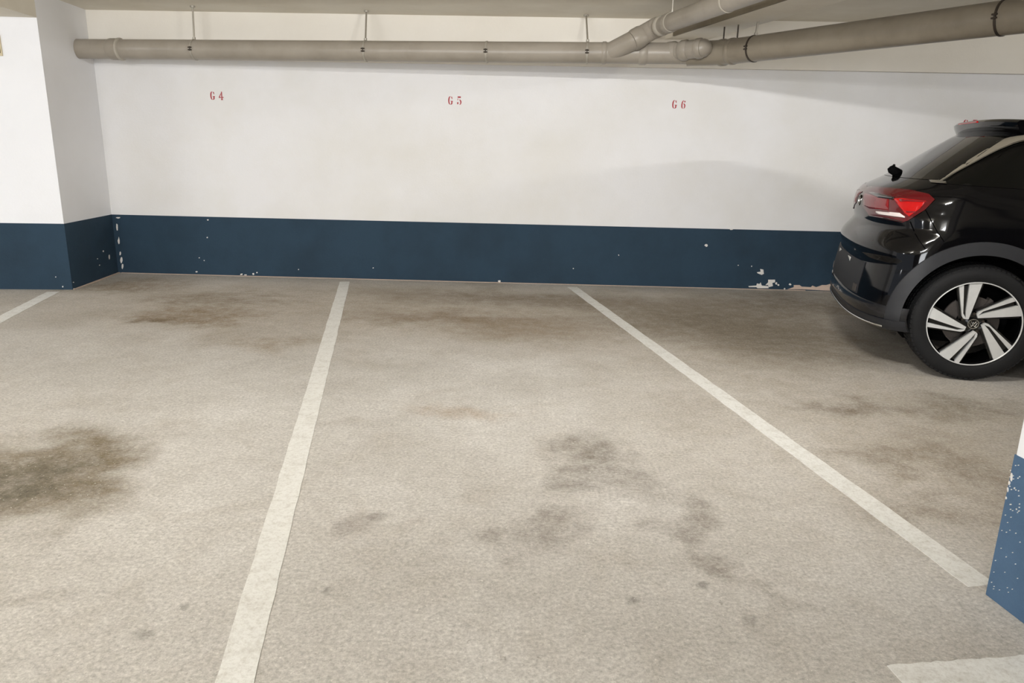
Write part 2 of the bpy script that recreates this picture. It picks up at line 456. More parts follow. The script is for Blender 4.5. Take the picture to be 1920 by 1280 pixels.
# skim of mortar along the foot of the pillar at the left
bm = bmesh.new()
prism(bm, [tuple(c0[:2]+nS*.004), tuple(c1[:2]+nS*.004), tuple(c1[:2]+nS*.02), tuple((c0+(c1-c0)*.45)[:2]+nS*.03), tuple(c0[:2]+nS*.012)], .0008, .006)
obj('mortar_skirt', bm, M['chippink'], floor)
bm = bmesh.new(); box(bm, -4.05, 2.6, DW-.02, DW-.003, .0008, .005)
obj('mortar_skirt', bm, M['chippink'], floor)

# painted lines
def strip(name, a, b, width, label, trim=0):
    a, b = np.array(a[:2]), np.array(b[:2]); d = (b-a)/np.linalg.norm(b-a); n = np.array([-d[1], d[0]])*width/2
    bm = bmesh.new(); N = 60; vs = []
    for i in range(N+1):
        p = a+(b-a)*i/N; j1, j2 = random.uniform(-.0025, .0025), random.uniform(-.0025, .0025)
        vs.append((p+n*(1+j1*20), p-n*(1+j2*20)))
    L = [bm.verts.new((p[0], p[1], .0018)) for p, q in vs]; R_ = [bm.verts.new((q[0], q[1], .0018)) for p, q in vs]
    L0 = [bm.verts.new((p[0], p[1], .0002)) for p, q in vs]; R0 = [bm.verts.new((q[0], q[1], .0002)) for p, q in vs]
    for i in range(N):
        bm.faces.new((L[i], R_[i], R_[i+1], L[i+1])); bm.faces.new((L[i], L[i+1], L0[i+1], L0[i])); bm.faces.new((R_[i], R0[i], R0[i+1], R_[i+1]))
    bm.faces.new((L[0], L0[0], R0[0], R_[0])); bm.faces.new((L[N], R_[N], R0[N], L0[N]))
    o = obj(name, bm, M['line'], floor); o['label'] = label; return o
A0, A1 = (at_z(638, 528)+at_z(655, 528))/2, (at_z(402, 1280)+at_z(478, 1280))/2
B0, B1 = (at_z(1063, 538)+at_z(1082, 538))/2, (at_z(1480, 850)+at_z(1522, 850))/2
Bend = B0+(B1-B0)/np.linalg.norm(B1-B0)*5.0
strip('parking_line', A0, A1+(A1-A0)*.12, .093, 'white bay line nearest the middle left')
strip('parking_line', B0, Bend, .095, 'white bay line running to the right pillar')
C0, C1 = (at_z(82, 547)+at_z(118, 547))/2, (at_z(0, 590)+at_z(0, 608))/2
strip('parking_line', C0, C1+(C1-C0)*2.5, .1, 'white bay line at the left edge by the pillar')
w0, w1 = at_z(1662, 1247), at_z(1920, 1229)
wd = (w1-w0)[:2]; wd /= np.linalg.norm(wd); wn = np.array([wd[1], -wd[0]])
strip('parking_line', w0[:2]+wn*.06, w0[:2]+wn*.06+wd*1.2, .12, 'short white cross line in front of the right pillar')

# ------------------------------------------------------------------ bay numbers
GL = {
 'G': [[(.42, .98), (.30, 1.0), (.16, .92), (.06, .74), (.03, .5), (.06, .26), (.16, .08), (.32, .0), (.36, .03), (.28, .16), (.24, .34), (.23, .5), (.25, .7), (.31, .88)],
       [(.46, .98), (.58, .92), (.66, .97), (.70, .66), (.62, .68), (.55, .82)],
       [(.42, .45), (.78, .45), (.78, .38), (.72, .34), (.70, .10), (.56, .02), (.42, .0), (.40, .05), (.50, .12), (.53, .30), (.52, .38), (.42, .40)]],
 '4': [[(.44, 1.0), (.58, 1.0), (.58, .12), (.66, .05), (.66, .0), (.34, .0), (.34, .05), (.42, .12)],
       [(.40, .86), (.02, .36), (.02, .24), (.16, .24), (.16, .34), (.38, .68)], [(.20, .36), (.20, .25), (.38, .25), (.38, .36)], [(.61, .25), (.76, .25), (.76, .40), (.70, .36), (.61, .36)]],
 '5': [[(.14, 1.0), (.66, 1.0), (.64, .82), (.14, .84)], [(.12, .76), (.20, .76), (.22, .58), (.14, .50)],
       [(.42, .64), (.60, .60), (.74, .46), (.76, .30), (.70, .12), (.56, .02), (.44, .0), (.44, .05), (.54, .14), (.57, .30), (.54, .46), (.42, .56)],
       [(.06, .28), (.18, .34), (.28, .26), (.26, .12), (.14, .04), (.06, .12)]],
 '6': [[(.40, 1.0), (.26, .94), (.12, .74), (.06, .48), (.08, .22), (.18, .06), (.32, .0), (.34, .04), (.27, .2), (.25, .46), (.28, .7), (.40, .92)],
       [(.48, .92), (.60, .96), (.70, .86), (.66, .74), (.54, .74)],
       [(.40, .62), (.56, .60), (.70, .46), (.72, .28), (.64, .1), (.48, .0), (.44, .04), (.52, .16), (.54, .34), (.50, .48), (.40, .54)]],
 '7': [[(.06, .80), (.10, 1.0), (.74, 1.0), (.74, .88), (.62, .82), (.18, .82)], [(.60, .78), (.74, .84), (.48, .40), (.42, .0), (.26, .0), (.30, .34)]],
}
def bay_number(txt, x, ztop, h, label):
    bm = bmesh.new(); cx = x
    for ch in txt:
        for poly in GL[ch]:
            a = [bm.verts.new((cx+p[0]*h*.78, DW-.0002, ztop-h+p[1]*h)) for p in poly]
            b = [bm.verts.new((cx+p[0]*h*.78, DW-.0022, ztop-h+p[1]*h)) for p in poly]
            bm.faces.new(a); bm.faces.new(b[::-1]); n = len(a)
            for i in range(n): bm.faces.new((a[i], b[i], b[(i+1) % n], a[(i+1) % n]))
        cx += h*1.10
    o = obj('bay_number', bm, M['red'], wall_back); o['label'] = label
bay_number('G4', at_y(394, 180, DW)[0], 1.712, .073, 'red stencilled bay number G 4')
bay_number('G5', at_y(840, 187, DW)[0], 1.710, .073, 'red stencilled bay number G 5')
bay_number('G6', at_y(1260, 195, DW)[0], 1.714, .073, 'red stencilled bay number G 6')
bay_number('G7', at_y(1806, 228, DW)[0], 1.594, .073, 'red stencilled bay number G 7 behind the car roof')

# small board at the left edge
bm = bmesh.new()
s0 = at_plane(3, 64, FP[0], FP[1]); s1 = at_plane(6, 105, FP[0], FP[1])
def face_pt(t, z, off): q = c0[:2]+LD[:2]*t+nL*off; return (q[0], q[1], z)
tL = float(np.dot((s1-c0)[:2], LD[:2]))
pts = [face_pt(tL, 0, .001)[:2], face_pt(tL, 0, .012)[:2], face_pt(tL+.22, 0, .012)[:2], face_pt(tL+.22, 0, .001)[:2]]
prism(bm, pts, 1.893, 2.05)
sign = tag(obj('wall_board', bm, M['signcream']), 'small brown and cream board on the white wall at the left edge', 'sign')
for za, zb in ((1.914, 1.968), (1.984, 2.043)):
    bm = bmesh.new()
    prism(bm, [face_pt(tL+.009, 0, .011)[:2], face_pt(tL+.009, 0, .015)[:2], face_pt(tL+.21, 0, .015)[:2], face_pt(tL+.21, 0, .011)[:2]], za, zb)
    obj('brown_panel', bm, M['sign'], sign)

# ------------------------------------------------------------------ pipes
RP = .082; ZP = 2.03
def py(x): return 6.81-(x+4.05)*.31/3.99
def P3(x): return Vector((x, py(x), ZP))
def main_x(u):   # x on the pipe axis seen at image column u
    x = 0.
    for _ in range(20): x = at_y(u, 97, py(x))[0]
    return x
ax = (P3(1)-P3(0)).normalized()
mp = empty('drain_pipe', tuple(P3(main_x(186))))
mp['label'] = 'grey drain pipe with branches hung under the ceiling along the back wall'; mp['category'] = 'pipe'
def child(o, root):
    o.parent = root; o.matrix_parent_inverse = Matrix.Translation(-Vector(root.location)); return o
def cobj(name, bm, mat, root, smooth=True):
    o = obj(name, bm, mat, None, smooth)
    if root.parent is not None or root.type == 'MESH': o.parent = root
    else: child(o, root)
    md = o.modifiers.new('e', 'EDGE_SPLIT'); md.split_angle = math.radians(40)
    return o
xe = main_x(1345)
bm = bmesh.new(); tube(bm, [P3(-4.12), P3(-2), P3(0), P3(xe)], RP, 32)
cobj('pipe', bm, M['pipe'], mp)
def collar(root, c, d, r, rout, half, mat='pipe'):
    bm = bmesh.new(); ring(bm, c, d, r+.0005, rout, half); cobj('socket_ring', bm, M[mat], root)
xa = main_x(222)
collar(mp, P3(xa-.03), ax, RP, RP+.008, .05); collar(mp, P3(xa+.025), ax, RP, RP+.012, .014, 'pipering')
collar(mp, P3(main_x(1133)), ax, RP, RP+.006, .02)
collar(mp, P3(main_x(1206)), ax, RP, RP+.008, .035)
def hanger(root, c, d, r, top, bolt=True, mat='galv', hw=.007):
    """clamp ring, bolt and (with top) a rod up to the ceiling plate"""
    c = Vector(c); d = Vector(d).normalized()
    bm = bmesh.new(); n = 40
    s, t = frame_for(d)
    vs = []
    for k in range(n):
        a = 2*math.pi*k/n; o = s*math.cos(a)+t*math.sin(a)
        vs.append([bm.verts.new(c+o*(r+dr)+d*dd) for dr, dd in ((.0005, -hw), (.004, -hw), (.004, hw), (.0005, hw))])
    for k in range(n):
        a, b = vs[k], vs[(k+1) % n]
        for i in range(4): bm.faces.new((a[i], a[(i+1) % 4], b[(i+1) % 4], b[i]))
    h = cobj('pipe_clamp', bm, M[mat], root)
    fr = Vector((-c.x, -c.y, 0)).normalized()
    hor = (fr-d*fr.dot(d)).normalized()
    if bolt:
        bm = bmesh.new(); bc = c+hor*(r+.008)
        for dz in (-.010, .010):
            tube(bm, [bc+Vector((0, 0, dz))-d*.015, bc+Vector((0, 0, dz))+d*.015], .005, 8)
        tube(bm, [bc-Vector((0, 0, .018)), bc+Vector((0, 0, .018))], .004, 8)
        cobj('clamp_bolt', bm, M['darksteel'], h, False)
    if top is not None:
        top = Vector(top); bm = bmesh.new()
        b0 = c+Vector((0, 0, r-.001))
        tube(bm, [b0+Vector((0, 0, 0)), b0+Vector((0, 0, .02))], .013, 10)
        tube(bm, [b0+Vector((0, 0, .01)), top], .0075, 10)
        tube(bm, [top-Vector((0, 0, .012)), top-Vector((0, 0, .0))], .022, 12)
        cobj('hanger_rod', bm, M['galv'], h)
for u, tp in ((366, (361, 11)), (686, (687, 20)), (913, None), (1101, (1099, 28))):
    x = main_x(u)
    t = tuple(at_z(tp[0], tp[1], ZC-.001)) if tp else None
    if t: t = (t[0], min(t[1], DW-.1), t[2])
    hanger(mp, P3(x), ax, RP, t)

# diagonal branch pipe rising from the wall pipe towards the camera
ZU, RU = 2.205, .066
up = mp
t0 = P3(main_x(1142)); t1 = Vector(at_z(1193, 73, 2.12)); t2 = Vector(at_z(1228, 53, ZU)); t3 = Vector(at_z(1310, 23, ZU)); 
td = (t3-t2).normalized(); t4 = t3+td*11.0
bm = bmesh.new(); tube(bm, arc_path([t0, t1, t2-td*.02], .05), RP*.93, 28)
cobj('branch_elbow', bm, M['pipe'], up)
bm = bmesh.new(); tube(bm, [t2-td*.04, t2+td*1.0, t4], RU, 28)
cobj('pipe', bm, M['pipe'], up)['label'] = 'upper branch pipe with pale clamps beside the beam'
collar(up, t1+(t2-t1)*.08, (t2-t1), RP*.93, RP*1.02, .05); collar(up, t2+td*.02, td, RU, RU+.012, .05); collar(up, t2+td*.13, td, RU, RU+.010, .035, 'pipering')
collar(up, t2+td*.26, td, RU, RU+.007, .05)
for u, v in ((1262, 42), (1368, 3)):
    q = Vector(at_z(u+4, v, ZU)); k = (q-t2).dot(td); c = t2+td*k
    hanger(up, c, td, RU, (c.x, c.y, ZC-.001), False, 'pipering')

# low branch in front of the wall pipe, ending in an elbow
fb = mp
f0 = P3(main_x(1170)); f1 = Vector(at_z(1256, 98, 2.04)); f2 = Vector(at_z(1318, 90, 2.05)); fd = (f2-f1).normalized()
f3 = f2+Vector((.03, .22, .02))
bm = bmesh.new(); tube(bm, [f0, f1, f2-fd*.05], .068, 28); cobj('pipe', bm, M['pipe'], fb)
bm = bmesh.new(); tube(bm, arc_path([f2-fd*.12, f2+fd*.01, f3], .09, 9), .070, 28); cobj('elbow', bm, M['pipe'], fb)
collar(fb, f1+fd*.02, fd, .068, .080, .055); collar(fb, f1+fd*.14, fd, .068, .079, .04); collar(fb, f2-fd*.03, fd, .068, .077, .03)
collar(fb, f0+(f1-f0)*.45, (f1-f0), .068, .076, .012)

# right pipe continuing from the wall pipe towards the right
RR = .094
rp = mp
r0 = P3(main_x(1290)); r1 = Vector(at_z(1352, 99, 2.03)); r2 = Vector(at_z(1880, 34, 2.03)); rd = (r2-r1).normalized()
bm = bmesh.new(); tube(bm, arc_path([r0, r1, r2+rd*9.0], .12), RR, 32); cobj('pipe', bm, M['pipedark'], rp)['label'] = 'thicker pipe crossing above the car'
collar(rp, r1+rd*.02, rd, RR, RR+.008, .03, 'pipedark'); collar(rp, r1+rd*.12, rd, RR, RR+.006, .02, 'pipedark')
for u, v, in ((1420, 92), (1882, 34)):
    q = Vector(at_z(u, v, 2.03)); c = r1+rd*((q-r1).dot(rd))
    hanger(rp, c, rd, RR, (c.x+.02, c.y, ZC-.001), mat='darksteel')
for u, v in ((1384, 96), (1357, 99)):
    q = Vector(at_z(u, v, 2.03)); c = r1+rd*((q-r1).dot(rd))+Vector((0, 0, RR-.004))
    bm = bmesh.new(); tube(bm, [c, (c.x, c.y, ZC-.001)], .006, 8); cobj('hanger_rod', bm, M['darksteel'], rp)

# ------------------------------------------------------------------ car
PSI = math.radians(-14.26)
FW = np.array([math.cos(PSI), math.sin(PSI), 0]); LT = np.array([-math.sin(PSI), math.cos(PSI), 0])
CO = np.array([2.5311, 4.2149, 0])+LT*.895
car = empty('car', tuple(CO), PSI)
tag(car, 'black compact SUV with silver spoked wheels parked at the right', 'car')
CARM = np.array([FW, LT, [0, 0, 1]])        # world -> car rows
TAB = np.array([
 # w, u_rear, half width, corner length, exponent, u_front
 (.20, -.50, .80, .30, 2.4, 3.20), (.25, -.585, .868, .30, 2.5, 3.32), (.29, -.608, .888, .30, 2.6, 3.36), (.35, -.625, .898, .30, 2.6, 3.385),
 (.48, -.620, .902, .32, 2.6, 3.40), (.58, -.605, .904, .33, 2.6, 3.40), (.645, -.596, .902, .34, 2.6, 3.39), (.69, -.612, .900, .37, 2.6, 3.38),
 (.73, -.612, .899, .38, 2.6, 3.36), (.765, -.592, .898, .38, 2.6, 3.34), (.805, -.560, .896, .38, 2.6, 3.30), (.84, -.540, .892, .40, 2.5, 3.24), (.88, -.548, .888, .42, 2.5, 3.12),
 (.93, -.556, .882, .44, 2.5, 2.90), (.97, -.556, .876, .45, 2.4, 2.66), (1.01, -.550, .870, .45, 2.4, 2.38), (1.05, -.528, .862, .45, 2.4, 2.16), (1.08, -.490, .852, .44, 2.4, 2.06),
 (1.10, -.447, .842, .42, 2.4, 2.00), (1.153, -.345, .812, .36, 2.5, 1.88), (1.23, -.237, .770, .34, 2.6, 1.72), (1.33, -.093, .712, .32, 2.7, 1.50),
 (1.40, .010, .668, .32, 2.7, 1.32), (1.435, .06, .645, .34, 2.7, 1.20), (1.456, .12, .615, .38, 2.6, 1.05), (1.471, .20, .575, .42, 2.4, .92), (1.481, .28, .50, .45, 2.2, .84), (1.488, .36, .40, .4, 2.0, .78+.4)])
def sec(wv):
    return [np.interp(wv, TAB[:, 0], TAB[:, k]) for k in range(1, 6)]
def surf_v(u, wv):
    ur, hv, a, n, uf = sec(wv)
    af = .75
    if u < ur+a:
        t = max(0., min(1., (ur+a-u)/a)); return hv*(1-t**n)**(1/n)
    if u > uf-af:
        t = max(0., min(1., (u-(uf-af))/af)); return hv*(1-t**2.6)**(1/2.6)
    return hv
def surf_u(v, wv):
    ur, hv, a, n, uf = sec(wv)
    t = min(1., abs(v)/hv); return ur+a*(1-(1-t**n)**(1/n))
WS = [.20, .225, .25]
x = .27
while x < 1.478: WS.append(round(x, 4)); x += .0175
WS += [1.481, 1.488]
def loop_for(wv):
    ur, hv, a, n, uf = sec(wv); af = .75; nf = 2.6; pts = []
    N = 26
    for i in range(N+1):            # right rear quarter: rear centre -> side (v negative)
        th = (i/N)*math.pi/2
        pts.append((ur+a*(1-math.cos(th)**(2/n) if th < math.pi/2-1e-9 else ur*0+1)*1.0 if i < N else ur+a, -hv*(math.sin(th)**(2/n))))
    for i in range(1, 30):
        t = i/30; pts.append((ur+a+(uf-af-ur-a)*t, -hv))
    for i in range(0, N):
        th = (i/N)*math.pi/2
        pts.append((uf-af+af*math.sin(th)**(2/nf), -hv*math.cos(th)**(2/nf)))
    pts.append((uf, 0))
    left = [(p[0], -p[1]) for p in pts[1:-1]][::-1]
    return pts+left
bm = bmesh.new(); rings_ = []
for wv in WS:
    rings_.append([bm.verts.new((p[0], p[1], wv)) for p in loop_for(wv)])
for a, b in zip(rings_, rings_[1:]):
    n = len(a)
    for k in range(n): bm.faces.new((a[k], a[(k+1) % n], b[(k+1) % n], b[k]))
bm.faces.new(rings_[0][::-1]); bm.faces.new(rings_[-1])
bmesh.ops.recalc_face_normals(bm, faces=bm.faces[:])
shell = bm.copy()
me = bpy.data.meshes.new('body'); 
for f in bm.faces: f.smooth = True
bm.to_mesh(me); bm.free()
body = link_mesh('body', me, M['black'], None)
me.materials.append(M['well'])
WR, WB_ = .336, 2.59
cut = bmesh.new()
for u0 in (0., WB_):
    for s in (-1, 1):
        ya, yb = sorted((s*.60, s*1.05))
        tube(cut, [(u0, ya, WR+.01), (u0, yb, WR+.01)], .392, 64)
bmesh.ops.recalc_face_normals(cut, faces=cut.faces[:])
cm = bpy.data.meshes.new('cutter'); cut.to_mesh(cm); cut.free()
cm.materials.append(M['black']); cm.materials.append(M['well'])
for p in cm.polygons: p.material_index = 1
co = bpy.data.objects.new('cutter', cm); COL.objects.link(co)
md = body.modifiers.new('x', 'BOOLEAN'); md.operation = 'DIFFERENCE'; md.object = co; md.solver = 'EXACT'
dg = bpy.context.evaluated_depsgraph_get()
nm = bpy.data.meshes.new_from_object(body.evaluated_get(dg))
body.modifiers.clear(); body.data = nm; nm.name = 'body'
bpy.data.objects.remove(co)
for p in nm.polygons: p.use_smooth = p.material_index == 0 and abs(p.normal.z) < .995
body.parent = car

def patch_uv(name, uw, mat, off=.004, side=-1, parent=None, nsm=True):
    """grid of (u, w) points laid on the car's side"""
    bm = bmesh.new()
    def mk(o_): return [[bm.verts.new((p[0], side*(surf_v(*p)+o_), p[1])) for p in row] for row in uw]
    A, B = mk(off), mk(-.004)
    R, Cn = len(uw), len(uw[0])
    for i in range(R-1):
        for j in range(Cn-1):
            bm.faces.new((A[i][j], A[i][j+1], A[i+1][j+1], A[i+1][j]))
    for i in range(R-1):
        for j in (0, Cn-1): bm.faces.new((A[i][j], A[i+1][j], B[i+1][j], B[i][j]))
    for j in range(Cn-1):
        for i in (0, R-1): bm.faces.new((A[i][j], A[i][j+1], B[i][j+1], B[i][j]))
    for row in B: 
        pass
    for v in [v for v in bm.verts if not v.link_faces]: bm.verts.remove(v)
    o = obj(name, bm, mat, parent or car, nsm)
    o.modifiers.new('e', 'EDGE_SPLIT').split_angle = math.radians(45)
    return o

def between(lo, hi, n=40, m=5):
    """rows between two curves given as (u, w) control points"""
    def samp(c):
        c = np.array(c, float); t = np.r_[0, np.cumsum(np.hypot(*np.diff(c, axis=0).T))]; q = np.linspace(0, t[-1], n)
        return np.c_[np.interp(q, t, c[:, 0]), np.interp(q, t, c[:, 1])]
    a, b = samp(lo), samp(hi)
    return [[tuple(a[i]*(1-k/m)+b[i]*k/m) for i in range(n)] for k in range(m+1)]
def smooth_curve(c, n=40):
    c = [Vector((p[0], p[1], 0)) for p in c]; out = []
    P = [c[0]*2-c[1]]+c+[c[-1]*2-c[-2]]
    for i in range(1, len(P)-2):
        for k in range(8):
            t = k/8; a, b, d, e = P[i-1:i+3]
            q = .5*((2*b)+(d-a)*t+(2*a-5*b+4*d-e)*t*t+(3*b-a-3*d+e)*t**3); out.append((q.x, q.y))
    out.append((c[-1].x, c[-1].y)); return out
def img_side(pts, off):
    """image points laid on the plane of the car's right side -> (u, w)"""
    out = []
    for u, v in pts:
        hv = off
        for _ in range(4):
            P = at_plane(u, v, CO-LT*hv, LT)-CO; uu, ww = float(P@FW), float(P[2]); hv = surf_v(uu, ww)
        out.append((uu, ww))
    return out

# window line: satin strip, glass below it
lowc = img_side([(1762, 338), (1790, 321), (1820, 305), (1850, 289), (1880, 275), (1920, 262)], .75)
upc = img_side([(1739, 336), (1775, 313), (1810, 293), (1845, 274), (1880, 260), (1920, 253)], .75)
ext_l = [(.35, 1.395), (.75, 1.41), (1.15, 1.37), (1.5, 1.24), (1.78, 1.08)]
ext_u = [(.35, 1.415), (.75, 1.43), (1.15, 1.39), (1.53, 1.25), (1.82, 1.08)]
LOWC, UPC = smooth_curve(lowc+ext_l), smooth_curve(upc+ext_u)
for s in (-1, 1):
    patch_uv('side_window', between([(lowc[0][0]+.02, 1.118), (.6, 1.085), (1.2, 1.065), (1.76, 1.05)], LOWC, 70, 14), M['glass'], .003, s)
    patch_uv('window_trim', between(LOWC, UPC, 70, 3), M['satin'], .007, s)
    e = between([(p[0], p[1]-.006) for p in LOWC], LOWC, 70, 2)
    patch_uv('chrome_edge', e, M['chrome'], .011, s)
    patch_uv('chrome_edge', between([(upc[0][0]-.006, 1.121), (lowc[0][0]+.02, 1.119)], [(upc[0][0]-.006, 1.134), (lowc[0][0]+.02, 1.132)], 8, 1), M['chrome'], .012, s)
# seams of bumper, wing and door: thin dark recess strips
M['seam'] = simple('shut_line', (1, 1, 2), .9, spec=.05)
def seam(pts, wd=.005, name='shut_line', mat=None, off=.0015, img=True):
    c = img_side(pts, .88) if img else pts
    for s in (-1, 1):
        lo = [(p[0]-wd/2, p[1]) for p in c]; hi = [(p[0]+wd/2, p[1]) for p in c]
        patch_uv(name, between(lo, hi, 24, 1), mat or M['seam'], off, s)
seam([(1706, 415), (1714, 434), (1722, 449), (1735, 467)])
seam([(1735, 393), (1747, 416), (1757, 434), (1770, 453)])
seam([(.47, .80), (.52, 1.0), (.50, 1.10)], img=False)
seam([(1.38, .40), (1.42, .8), (1.36, 1.07)], img=False)

# wheel arch cladding rings with a straight rear foot
for s in (-1, 1):
    for u0, nm_ in ((0., 'rear'), (WB_, 'front')):
        rows = []
        for r in (.3925, .405, .43, .458, .466):
            row = []
            foot = (.292 if u0 == 0 else .30)
            for k in range(60):
                t = math.radians(186-192*k/59)
                row.append((u0+r*math.cos(t), WR+.01+r*math.sin(t)))
            k0 = row[0]; k1 = row[-1]
            sgn = -1
            row = [(u0-(r-.007) if u0 == 0 else u0-r+.01, foot)]+row+[(u0+r-.01, .30)]
            rows.append(row)
        patch_uv('arch_cladding', rows, M['clad'], .016, s)
    # sill cladding between the arches
    patch_uv('sill_cladding', between([(.45, .21), (2.14, .21)], [(.45, .36), (2.14, .36)], 30, 4), M['clad'], .012, s)

def patch_vw(name, rows, mat, off=.004, parent=None):
    """grid of (v, w) points laid on the rear of the car; goes round the corners"""
    bm = bmesh.new()
    def pt(v, wv, o_):
        ur, hv, a, n, uf = sec(wv)
        u = surf_u(v, wv); e = 1e-3*(1 if v >= 0 else -1)
        vi = v-e if abs(v) > .5*hv else v+e
        du = surf_u(v, wv)-surf_u(vi, wv); dv = v-vi
        nx, ny = -dv, du
        if nx > 0: nx, ny = -nx, -ny
        l = math.hypot(nx, ny); return (u+nx/l*o_, v+ny/l*o_, wv)
    A = [[bm.verts.new(pt(p[0], p[1], off)) for p in row] for row in rows]
    B = [[bm.verts.new(pt(p[0], p[1], -.004)) for p in row] for row in rows]
    R, Cn = len(rows), len(rows[0])
    for i in range(R-1):
        for j in range(Cn-1): bm.faces.new((A[i][j], A[i][j+1], A[i+1][j+1], A[i+1][j]))
        for j in (0, Cn-1): bm.faces.new((A[i][j], A[i+1][j], B[i+1][j], B[i][j]))
    for j in range(Cn-1):
        for i in (0, R-1): bm.faces.new((A[i][j], A[i][j+1], B[i][j+1], B[i][j]))
    for v in [v for v in bm.verts if not v.link_faces]: bm.verts.remove(v)
    o = obj(name, bm, mat, parent or car, True)
    o.modifiers.new('e', 'EDGE_SPLIT').split_angle = math.radians(45)
    return o
def vrow(wv, v0, v1, n=50, end=.999):
    hv = sec(wv)[1]
    return [(math.sin(math.pi/2*(v0+(v1-v0)*k/(n-1)))*hv*end, wv) for k in range(n)]
# lower bumper, chrome strip, rear window
patch_vw('lower_bumper', [vrow(w_, -.985, .985, 70) for w_ in (.262, .29, .31, .34, .37, .395, .405)], M['cladgloss'], .010)
patch_vw('bumper_skirt', [vrow(w_, -.97, .97, 70) for w_ in (.262, .28, .30, .325)], M['clad'], .018)
bm = bmesh.new(); pth = []
for k in range(60):
    v = .835*math.sin(math.pi/2*(-1+2*k/59)); pth.append((surf_u(v, .285)-.021, v*1.005, .279))
tube(bm, pth, .007, 8)
o = obj('chrome_strip', bm, M['chrome'], car, True)
patch_vw('rear_window', [[(v_, w_) for v_ in np.linspace(-(sec(w_)[1]-.10), sec(w_)[1]-.10, 40)] for w_ in np.linspace(1.135, 1.405, 18)], M['glass'], .004)
patch_vw('bumper_insert', [[(v_, w_) for v_ in np.linspace(-.56, .56, 50)] for w_ in (.42, .47, .52, .57, .62)], M['clad'], .006)
for s in (-1, 1):
    patch_vw('reflector', [[(s*v_, w_) for v_ in np.linspace(.49, .545, 8)] for w_ in (.43, .45, .475)], M['disc'], .010)
# number plate, round tailgate badge
bm = bmesh.new(); box(bm, -.606, -.597, -.26, .26, .50, .61)
obj('number_plate', bm, M['white'], car, bevel=.003)['label'] = 'blank white number plate seen edge on'
bm = bmesh.new(); tube(bm, [(-.545, 0, .97), (-.557, 0, .97)], .036, 28); badge = obj('badge', bm, M['rimblack'], car)
bm = bmesh.new(); 
n = 36; prev = None; vs = []
for k in range(n):
    a = 2*math.pi*k/n
    vs.append([bm.verts.new((-.557-dx, r_*math.cos(a), .97+r_*math.sin(a))) for r_, dx in ((.031, 0), (.031, .003), (.036, .003), (.036, 0))])
for k in range(n):
    a, b = vs[k], vs[(k+1) % n]
    for i in range(4): bm.faces.new((a[i], a[(i+1) % 4], b[(i+1) % 4], b[i]))
obj('badge_ring', bm, M['chrome'], badge)
# rear wiper
bm = bmesh.new(); tube(bm, [(-.335, 0, 1.150), (-.385, 0, 1.178), (-.398, 0, 1.192)], 0, 14, True, [.03, .028, .018])
wip = obj('wiper', bm, M['well'], car, True)
bm = bmesh.new(); tube(bm, [(-.392, 0, 1.19), (-.35, .16, 1.175), (-.30, .40, 1.20)], .010, 8); obj('wiper_arm', bm, M['well'], wip, True)
# roof spoiler
bm = bmesh.new(); rows = []
prof = [(.30, 1.489), (.18, 1.493), (.08, 1.496), (.034, 1.492), (.022, 1.480), (.028, 1.462), (.045, 1.428), (.07, 1.412), (.12, 1.40), (.24, 1.40)]
for k in range(31):
    v = -.62+1.24*k/30; q = abs(v)/.62; pull = .06*q**4+.03*q*q; drop = .018*q**3.0
    rows.append([bm.verts.new((min(p[0]+pull, .34), v, p[1]-drop-(.0 if j < 5 else .0))) for j, p in enumerate(prof)])
for a, b in zip(rows, rows[1:]):
    for j in range(len(prof)-1): bm.faces.new((a[j], a[j+1], b[j+1], b[j]))
bm.faces.new(rows[0]); bm.faces.new(rows[-1][::-1])
obj('roof_spoiler', bm, M['black'], car, True).modifiers.new('e', 'EDGE_SPLIT').split_angle = math.radians(50)
bm = bmesh.new(); tube(bm, [(.023, -.20, 1.480), (.023, .20, 1.480)], .006, 8); obj('brake_light', bm, M['lampred'], car)
# lamps: body skin clipped by convex outlines traced on the body
def clip_skin(name, poly, mat, off, parent=car, mirror=False, thick=.006):
    b = shell.copy()
    cpos = Vector(CARM @ (CP-CO))
    pts = [Vector(CARM @ ray(u, v)) for u, v in poly]
    ctr = sum(pts, Vector())/len(pts)
    bmesh.ops.delete(b, geom=[f for f in b.faces if f.calc_center_median().y > .25 or f.calc_center_median().x > .6 or (f.normal.dot(f.calc_center_median()-cpos)) > 0.0], context='FACES')
    for i in range(len(pts)):
        n = pts[i].cross(pts[(i+1) % len(pts)]).normalized()
        if n.dot(ctr) > 0: n = -n
        bmesh.ops.bisect_plane(b, geom=b.verts[:]+b.edges[:]+b.faces[:], plane_co=cpos, plane_no=n, clear_outer=True)
    if not b.faces: print('EMPTY', name); return None
    b.normal_update()
    for v in b.verts: v.co += v.normal*off
    r = bmesh.ops.extrude_face_region(b, geom=b.faces[:])
    nv = [g for g in r['geom'] if isinstance(g, bmesh.types.BMVert)]
    for v in nv: v.co -= v.normal*0
    # original faces stay outside; push the copy inward
    for v in nv: v.co += Vector((.35, .9, -.1)).normalized()*(thick+off)*.8
    if mirror:
        for v in b.verts: v.co.y = -v.co.y
    return obj(name, b, mat, parent, True)
LAMP = [(1619, 352), (1634, 350), (1660, 352), (1705, 356), (1742, 364), (1753, 374), (1735, 393), (1704, 413), (1692, 417), (1632, 405), (1618, 386)]
